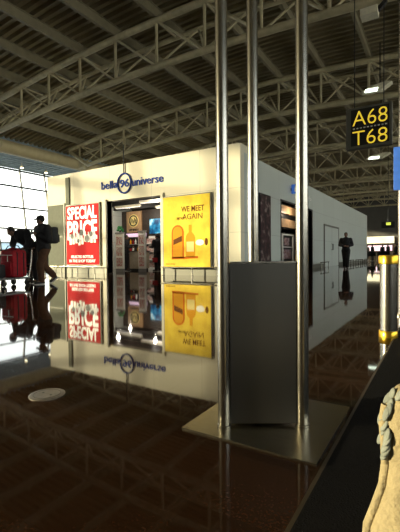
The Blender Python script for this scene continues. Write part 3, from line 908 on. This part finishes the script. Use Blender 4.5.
# ------------------------------------------------------------------ people
def lerp(a, c, t): return V(a) + (V(c) - V(a)) * t
def person(label, loc, rz, J, top, legs, cap=False, voxel=.011, group=None, head_yaw=0.0, head_pitch=0.0, shoe=None, hand_detail=True, bulk=0.0, leg_bulk=0.0):
    """J: joints in the person's own frame, +Y is where the chest faces"""
    b = MB()
    pel, wst, chs, nck, hd = [V(J[k]) for k in ('pelvis', 'waist', 'chest', 'neck', 'head')]
    # trunk
    def trunk(b, g):
        ax = (chs - pel).normalized()
        q = V((0, 0, 1)).rotation_difference(ax).to_matrix()
        b.ell(pel, (.165 + g, .115 + g, .13 + g), q)
        b.ell(wst, (.15 + g, .105 + g, .16 + g), q)
        b.ell(chs, (.185 + g, .125 + g, .19 + g), q)
        b.ell(lerp(pel, wst, .5), (.15 + g, .11 + g, .14 + g), q)
        b.ell(lerp(wst, chs, .5), (.165 + g, .115 + g, .16 + g), q)
    trunk(b, -.02)
    b.cap(chs + (nck - chs) * .4, lerp(nck, hd, .35), .075, .055)
    for s in ('l', 'r'):
        sh, el, wr, ha, hi, kn, an, to = [V(J[k + s]) for k in ('shoulder', 'elbow', 'wrist', 'hand', 'hip', 'knee', 'ankle', 'toe')]
        b.cap(lerp(chs, sh, .5), sh, .07, .055)
        b.cap(sh, el, .052, .040); b.cap(el, wr, .038, .026)
        b.cap(hi, kn, .085, .055); b.cap(kn, an, .052, .036)
        b.cap(an, to, .036, .028)
        # hand: palm, four fingers, thumb
        d = (ha - wr).normalized()
        sd = d.cross(V((0, 1, .3))).normalized()
        nn = d.cross(sd)
        pc = wr + d * .05
        q = Matrix((sd, nn, d)).transposed()
        b.ell(pc, (.042, .020, .055), q)
        if hand_detail:
            for f, (off, ln) in enumerate(((-.030, .068), (-.010, .078), (.010, .073), (.029, .058))):
                p0 = wr + d * .088 + sd * off
                p1 = p0 + d * ln * .5 + nn * .006
                p2 = p1 + d * ln * .36 + nn * .03
                b.cap(p0, p1, .0105, .0098, 8); b.cap(p1, p2, .0098, .0085, 8)
            p0 = wr + d * .03 - sd * .035; p1 = p0 + d * .035 - sd * .022 + nn * .008; p2 = p1 + d * .03 + nn * .012 - sd * .004
            b.cap(p0, p1, .013, .0115, 8); b.cap(p1, p2, .0115, .0095, 8)
    hq = Matrix.Rotation(head_yaw, 3, 'Z') @ Matrix.Rotation(head_pitch, 3, 'X')
    def hp(x, y, z): return hd + hq @ V((x, y, z))
    b.ell(hp(0, -.01, .025), (.074, .094, .095), hq, 3)
    b.ell(hp(0, .018, -.035), (.060, .072, .082), hq, 3)
    b.ell(hp(0, .055, -.085), (.032, .03, .026), hq)
    b.cap(hp(0, .088, .01), hp(0, .106, -.03), .011, .016)
    b.cap(hp(-.02, .083, -.062), hp(.02, .083, -.062), .011, .011)
    b.cap(hp(-.035, .078, .022), hp(.035, .078, .022), .012, .012)
    for s in (-1, 1):
        b.ell(hp(s * .076, -.005, -.01), (.010, .022, .032), hq)
    root = b.build('person', M['skin'], None, voxel=voxel, relax=2)
    root.location = loc
    root.rotation_euler = (0, 0, rz)
    tag(root, label, 'person', group)
    for s in (-1, 1):
        b = MB(); b.ell(hp(s * .030, .076, .003), (.012, .010, .009), hq); e = b.build('eye', M['eye'], root, local=True, smooth=True)
        b = MB(); b.ell(hp(s * .030, .0855, .003), (.005, .003, .005), hq); b.build('iris', M['hair'], e, local=True)
    # hair
    b = MB()
    b.ell(hp(0, -.022, .034), (.083, .096, .098), hq, 3)
    for v in b.bm.verts:
        l = hq.transposed() @ (v.co - hd)
        if l.y > .03 and l.z < .06: v.co -= hq @ V((0, (l.y - .03) * .9, 0))
        if l.z < -.045: v.co += hq @ V((0, 0, (-.045 - l.z) * .7))
    b.build('hair', M['hair'], root, local=True, smooth=True, angle=80)
    if cap:
        b = MB(); b.ell(hp(0, -.01, .065), (.092, .108, .075), hq, 3)
        for v in b.bm.verts:
            l = hq.transposed() @ (v.co - hd)
            if l.z < .045: v.co += hq @ V((0, 0, .045 - l.z))
        cc = b.build('cap', M['jacket'], root, local=True, smooth=True, angle=60)
        b = MB()
        b.plate([hp(.088 * math.cos(a), .06 + .125 * math.sin(a), .05 - .03 * math.sin(a)) for a in [PI * k / 12 for k in range(13)]], hq @ V((0, 0, 1)), .01)
        b.build('brim', M['jacket'], cc, local=True)
    # jacket
    b = MB()
    trunk(b, .022 + bulk)
    b.cap(chs + (nck - chs) * .3, nck + (hd - nck) * .05, .10, .075)
    for s in ('l', 'r'):
        sh, el, wr = [V(J[k + s]) for k in ('shoulder', 'elbow', 'wrist')]
        b.cap(lerp(chs, sh, .45), sh, .10 + bulk, .083 + bulk); b.cap(sh, el, .080 + bulk, .066 + bulk); b.cap(el, lerp(el, wr, .92), .066 + bulk, .048 + bulk * .5)
    b.build('jacket', top, root, local=True, voxel=voxel * 1.25, relax=2)
    # trousers
    b = MB()
    b.ell(pel + (pel - wst) * .1, (.178, .135, .14))
    for s in ('l', 'r'):
        hi, kn, an = [V(J[k + s]) for k in ('hip', 'knee', 'ankle')]
        b.cap(hi, kn, .108 + leg_bulk, .078 + leg_bulk); b.cap(kn, lerp(kn, an, .93), .076 + leg_bulk, .062 + leg_bulk)
    b.build('trousers', legs, root, local=True, voxel=voxel * 1.25, relax=2)
    for s in ('l', 'r'):
        an, to = V(J['ankle' + s]), V(J['toe' + s])
        f = (to - an); f.z = 0; f.normalize() if f.length > 1e-4 else None
        heel = an - f * .05 + V((0, 0, -.035))
        b = MB(); b.cap(heel, to, .045, .038); b.cap(an, an + V((0, 0, -.03)), .05, .05)
        so = b.build('shoe', shoe or M['shoe'], root, local=True, voxel=.009, relax=1)
        sd = V((-f.y, f.x, 0))
        sl = (to - heel); sl.normalize()
        up = sd.cross(sl); up = -up if up.z < 0 else up
        b = MB()
        out = [heel - sl * .04 + sd * .03, heel - sl * .04 - sd * .03, heel + sl * .05 - sd * .045, to - sd * .045, to + sl * .035 - sd * .02, to + sl * .035 + sd * .02, to + sd * .045, heel + sl * .05 + sd * .045]
        b.plate([p - up * .046 for p in out], up, .022)
        b.build('sole', M['sole'], so, local=True)
    return root

def stand(**kw):
    J = dict(pelvis=(0, 0, .96), waist=(0, 0, 1.12), chest=(0, 0, 1.33), neck=(0, 0, 1.50), head=(0, .02, 1.645))
    for s, sg_ in (('l', -1), ('r', 1)):
        J.update({'shoulder' + s: (sg_ * .20, 0, 1.42), 'elbow' + s: (sg_ * .25, -.02, 1.13), 'wrist' + s: (sg_ * .25, .06, .89), 'hand' + s: (sg_ * .25, .09, .79),
                  'hip' + s: (sg_ * .09, 0, .90), 'knee' + s: (sg_ * .10, .01, .50), 'ankle' + s: (sg_ * .11, -.02, .085), 'toe' + s: (sg_ * .12, .15, .04)})
    J.update(kw)
    return J

# man in a cap striding to the left, phone held up before his chest
J = stand(pelvis=(0, 0, .97), waist=(0, .01, 1.14), chest=(0, .02, 1.36), neck=(0, .035, 1.53), head=(0, .07, 1.675),
          shoulderl=(-.21, .02, 1.45), shoulderr=(.21, .02, 1.45),
          elbowl=(-.26, .00, 1.17), wristl=(-.13, .23, 1.27), handl=(-.07, .29, 1.33),
          elbowr=(.27, -.06, 1.16), wristr=(.24, .12, .99), handr=(.22, .19, .93),
          hipl=(-.09, 0, .91), kneel=(-.10, .16, .52), anklel=(-.10, .12, .085), toel=(-.11, .29, .04),
          hipr=(.09, 0, .91), kneer=(.10, -.04, .50), ankler=(.10, -.34, .20), toer=(.10, -.24, .06))
man = person('walking person in dark cap, black jacket and brown trousers, holding a phone', (-8.90, 6.45, 0), math.radians(172), J, M['jacket'], M['brownpants'], cap=True, head_pitch=-.12, head_yaw=-.85, bulk=.045, leg_bulk=.022)
R112 = Matrix.Rotation(math.radians(172), 4, 'Z')
def at_man(p): return V((-8.90, 6.45, 0)) + (R112 @ V(p))
ph = thing('mobile_phone', 'dark phone held before the chest of the person in the cap', 'phone', at_man((-.065, .345, 1.36)), math.radians(172))
b = MB(); b.box(-.04, .04, -.006, .006, -.075, .075, .004); b.build('case', M['dark'], ph, local=True)
b = MB(); b.box(-.036, .036, -.008, -.006, -.068, .068); b.build('display', M['greysuit'], ph, local=True)
bp = thing('backpack', 'black backpack worn by the person in the cap', 'backpack', at_man((0, -.14, 1.02)), math.radians(172))
b = MB(); b.box(-.16, .16, -.22, -.02, .05, .50, .06); b.build('body', M['backpack'], bp, local=True, smooth=True)
b = MB(); b.box(-.12, .12, -.27, -.20, .09, .30, .03); b.build('pocket', M['backpack'], bp, local=True, smooth=True)
for s in (-1, 1):
    b = MB(); b.tube([(s * .11, -.03, .10), (s * .15, .10, .10), (s * .14, .27, .24), (s * .125, .26, .40), (s * .12, .13, .50), (s * .11, -.03, .46)], .014, 8); b.build('strap', M['backpack'], bp, local=True, smooth=True)

# person bent over a luggage trolley with a red bag
TD = math.radians(190)
pb = V((-9.49, 6.47, 0))
J = stand(pelvis=(0, -.05, .95), waist=(.02, .05, 1.10), chest=(.08, .20, 1.26), neck=(.16, .33, 1.36), head=(.23, .43, 1.40),
          shoulderl=(-.11, .22, 1.36), shoulderr=(.27, .26, 1.30), elbowl=(-.24, .28, 1.10), wristl=(-.16, .32, .98), handl=(-.12, .36, .955),
          elbowr=(.36, .26, 1.06), wristr=(.26, .33, .98), handr=(.22, .37, .955),
          hipl=(-.09, -.04, .89), kneel=(-.11, .0, .49), anklel=(-.12, -.06, .085), toel=(-.14, .11, .04),
          hipr=(.09, -.04, .89), kneer=(.09, .0, .48), ankler=(.10, -.10, .085), toer=(.10, .06, .04))
person('person in black jacket leaning over the luggage trolley with red bag', tuple(pb), TD, J, M['jacket'], M['blackpants'], head_pitch=-.55, head_yaw=-.5, bulk=.02)
Rb = Matrix.Rotation(TD, 4, 'Z')
tl = thing('luggage_trolley', 'low grey airport luggage trolley pushed by the bent person', 'trolley', pb + Rb @ V((-.16, .86, 0)), TD)
b = MB(); b.box(-.28, .28, -.42, .46, .17, .205, .01); b.bar((-.28, .45, .19), (.28, .45, .19), .03, .05); b.build('platform', M['greysuit'], tl, local=True)
for s in (-1, 1):
    b = MB(); b.tube([(s * .26, -.38, .19), (s * .26, -.46, .55), (s * .26, -.50, .88), (s * .24, -.50, .94)], .017, 10); b.build('upright', M['steel'], tl, local=True, smooth=True)
    for yy in (-.34, .36):
        b = MB(); b.tube([(s * .23 - .02, yy, .075), (s * .23 + .02, yy, .075)], .075, 20); w = b.build('wheel', M['rubber'], tl, local=True, smooth=True)
        b = MB(); b.box(s * .23 - .03, s * .23 + .03, yy - .02, yy + .02, .075, .17); b.build('fork', M['steel'], w, local=True)
b = MB(); b.tube([(-.25, -.50, .94), (.25, -.50, .94)], .019, 12); b.build('handle', M['rubber'], tl, local=True, smooth=True)
b = MB()
for k in range(4): b.tube([(-.26, -.39 - k * .02, .26 + k * .09), (.26, -.39 - k * .02, .26 + k * .09)], .008, 8)
b.build('basket_wires', M['steel'], tl, local=True)
rb = thing('red_bag', 'large red soft bag standing on the luggage trolley', 'bag', pb + Rb @ V((-.16, .72, .205)), TD)
b = MB(); b.box(-.23, .23, -.24, .22, 0.0, .70, .09); b.ell((0, 0, .66), (.19, .18, .10)); b.build('body', M['redbag'], rb, local=True, voxel=.014, relax=4)
b = MB(); b.box(-.17, .17, .20, .25, .06, .40, .03); b.build('pocket', M['redbag'], rb, local=True, smooth=True)
for s in (-1, 1):
    b = MB(); b.tube([(s * .238, -.10, .05), (s * .242, -.10, .6), (s * .10, -.06, .80), (s * .10, .06, .80), (s * .242, .10, .6), (s * .238, .10, .05)], .013, 8); b.build('strap', M['dark'], rb, local=True, smooth=True)
b = MB(); b.tube([(-.2, .222, .56), (.2, .222, .56)], .009, 8); b.tube([(-.05, .222, .56), (-.05, .224, .40)], .009, 8); b.build('zip_line', M['white'], rb, local=True)
lb = thing('dark_holdall', 'dark holdall lying at the front of the luggage trolley', 'bag', pb + Rb @ V((-.02, 1.12, .205)), TD)
b = MB(); b.box(-.24, .24, -.09, .12, 0, .34, .06); b.build('body', M['backpack'], lb, local=True, smooth=True)
b = MB(); b.tube([(-.1, 0, .33), (-.08, 0, .41), (.08, 0, .41), (.1, 0, .33)], .012, 8); b.build('handle', M['rubber'], lb, local=True, smooth=True)

# far walker beside the grey wall, hands together at the waist
J = stand(elbowl=(-.28, -.04, 1.17), wristl=(-.12, .18, 1.10), handl=(-.05, .22, 1.10), elbowr=(.28, -.04, 1.17), wristr=(.12, .18, 1.10), handr=(.05, .22, 1.10),
          kneel=(-.07, .10, .51), anklel=(-.05, .06, .085), toel=(-.06, .22, .04), kneer=(.07, -.02, .50), ankler=(.055, -.2, .12), toer=(.06, -.06, .045))
person('dark clothed person walking alone beside the long grey wall', (-3.88, 19.54, 0), math.radians(195), J, M['jacket'], M['blackpants'], voxel=.014, bulk=.015, leg_bulk=.012)

# shop customers
person('dark clothed person standing by the left display tower in the shop', (-13.0, 14.05, 0), math.radians(-60), stand(elbowr=(.26, .1, 1.15), wristr=(.15, .3, 1.15), handr=(.1, .38, 1.15)), M['jacket'], M['blackpants'], voxel=.014)
c1 = person('dark clothed person with red handbag in the shop, under the blue screen', (-11.3, 14.3, 0), math.radians(80), stand(elbowl=(-.25, .05, 1.14), wristl=(-.2, .28, 1.15), handl=(-.18, .37, 1.16)), M['jacket'], M['blackpants'], voxel=.014)
person('dark clothed person facing the shelves, deeper in the shop', (-12.05, 15.45, 0), math.radians(20), stand(), M['jacket'], M['blackpants'], voxel=.016)
hb = thing('red_handbag', 'small dark red handbag held low by a shop customer', 'bag', (-11.24, 14.05, .42))
b = MB(); b.box(-11.38, -11.1, 14.0, 14.1, .42, .64, .03); b.build('body', M['redbag'], hb, smooth=True)
b = MB(); b.tube([(-11.33, 14.05, .62), (-11.30, 14.05, .78), (-11.18, 14.05, .78), (-11.15, 14.05, .62)], .01, 8); b.build('handle', M['dark'], hb, smooth=True)

# far crowd and kiosk at the end of the hall
kk = thing('far_kiosk', 'brightly lit kiosk front at the far end of the hall', 'kiosk', (-8, 62, 0))
b = MB(); b.box(-13, -5.7, 62, 62.4, 2.3, 3.3, .02); b.build('fascia', M['farlit'], kk)
b = MB(); b.box(-13, -5.5, 62.8, 66, 0, 3.2); b.build('body', M['darkbrown'], kk)
b = MB(); b.box(-12.6, -6.0, 62.72, 62.8, 1.2, 2.0); b.build('lit_shelf', M['purplelight'], kk)
b = MB(); b.box(-12.8, -5.8, 61.6, 62.3, 0, 1.05, .02); b.build('counter', M['darkbrown'], kk)
pf = person('distant dark figure standing nearest the shop wall end, far away', (-6.9, 46, 0), 2.6, stand(), M['jacket'], M['blackpants'], voxel=.02, hand_detail=False, group='distant people')
spots = [(-6.15, 44.5, 1.2, 'distant dark figure just beyond the end of the grey wall'),
         (-5.35, 46.0, 4.0, 'distant dark figure half way between grey wall and bollard'),
         (-4.55, 43.5, 2.2, 'tallest looking distant dark figure above the bollard'),
         (-3.9, 45.5, 0.6, 'distant dark figure closest to the sign post')]
for x, y, r, lab in spots:
    q = copy_tree(pf); q.location = (x, y, 0); q.rotation_euler = (0, 0, r); q['label'] = lab
for i, (x, y) in enumerate([(-7.2, 42.0), (-5.9, 41.2), (-4.6, 40.6)]):
    t = thing('waiting_bench', ['dark waiting bench nearest the end of the grey wall', 'dark waiting bench in the middle of the far row', 'dark waiting bench nearest the bollard in the far row'][i], 'bench', (x, y, 0), 0, 'waiting benches far down the hall')
    b = MB(); b.box(x - .55, x + .55, y - .25, y + .25, .40, .46, .02); b.build('seat', M['backpack'], t)
    b = MB(); b.box(x - .55, x + .55, y - .30, y - .25, .50, .95, .02); b.build('backrest', M['backpack'], t)
    for s in (-.45, .45):
        b = MB(); b.box(x + s - .03, x + s + .03, y - .28, y + .22, 0, .05); b.box(x + s - .03, x + s + .03, y - .29, y - .24, 0, .6); b.box(x + s - .025, x + s + .025, y - .02, y + .03, .05, .4); b.build('leg', M['steel'], t)

# ------------------------------------------------------------------ light
w = bpy.data.worlds.new('world'); S.world = w; w.use_nodes = True
nt = w.node_tree
bgn = nt.nodes['Background']
tc = nt.nodes.new('ShaderNodeTexCoord'); sx = nt.nodes.new('ShaderNodeSeparateXYZ')
rp_ = nt.nodes.new('ShaderNodeValToRGB')
rp_.color_ramp.elements[0].position = 0.0; rp_.color_ramp.elements[0].color = (1.0, 0.93, 0.80, 1)
rp_.color_ramp.elements[1].position = 0.6; rp_.color_ramp.elements[1].color = (0.66, 0.78, 0.92, 1)
nt.links.new(tc.outputs['Generated'], sx.inputs[0]); nt.links.new(sx.outputs[2], rp_.inputs[0]); nt.links.new(rp_.outputs[0], bgn.inputs[0])
bgn.inputs[1].default_value = 5.0
sl = bpy.data.lights.new('sun', 'SUN'); sl.energy = 10.5; sl.angle = math.radians(1.0); sl.color = (1.0, 0.83, 0.52)
so = bpy.data.objects.new('sun', sl); COL.objects.link(so)
so.rotation_euler = V((.75, .62, -.13)).to_track_quat('-Z', 'Y').to_euler()
def area(name, loc, sx_, sy_, e, col):
    l = bpy.data.lights.new(name, 'AREA'); l.shape = 'RECTANGLE'; l.size = sx_; l.size_y = sy_; l.energy = e; l.color = col
    o = bpy.data.objects.new(name, l); COL.objects.link(o); o.location = loc
def bulb(name, loc, e, col):
    l = bpy.data.lights.new(name, 'POINT'); l.energy = e; l.color = col; l.shadow_soft_size = .06
    o = bpy.data.objects.new(name, l); COL.objects.link(o); o.location = loc
for k, (x, y) in enumerate([(-12.6, 13.0), (-10.6, 13.2), (-13.6, 14.9), (-11.6, 15.2)]):
    bulb('shop_bulb', (x, y, 3.0), 55, (1, .9, .75))
for y in (17.0, 19.2):
    bulb('side_shop_bulb', (-6.2, y, 2.85), 35, (1, .85, .65))

# ------------------------------------------------------------------ camera
YAW, PT, RL, F, CH = math.radians(32), math.radians(-1.49), math.radians(0.57), 385.0, 0.70
f = V((-math.sin(YAW) * math.cos(PT), math.cos(YAW) * math.cos(PT), math.sin(PT)))
r0 = V((math.cos(YAW), math.sin(YAW), 0)); u0 = r0.cross(f)
r = r0 * math.cos(RL) - u0 * math.sin(RL); u = u0 * math.cos(RL) + r0 * math.sin(RL)
cam = bpy.data.cameras.new('camera'); cam.sensor_fit = 'HORIZONTAL'; cam.sensor_width = 36; cam.lens = F / 400 * 36
cam.clip_start = .02; cam.clip_end = 800
co = bpy.data.objects.new('camera', cam); COL.objects.link(co)
m4 = Matrix((r, u, -f)).transposed().to_4x4(); m4.translation = V((0, 0, CH))
co.matrix_world = m4
S.camera = co
S.view_settings.view_transform = 'Standard'
S.view_settings.look = 'None'
S.view_settings.gamma = 1
S.view_settings.use_curve_mapping = False
S.view_settings.exposure = -0.15
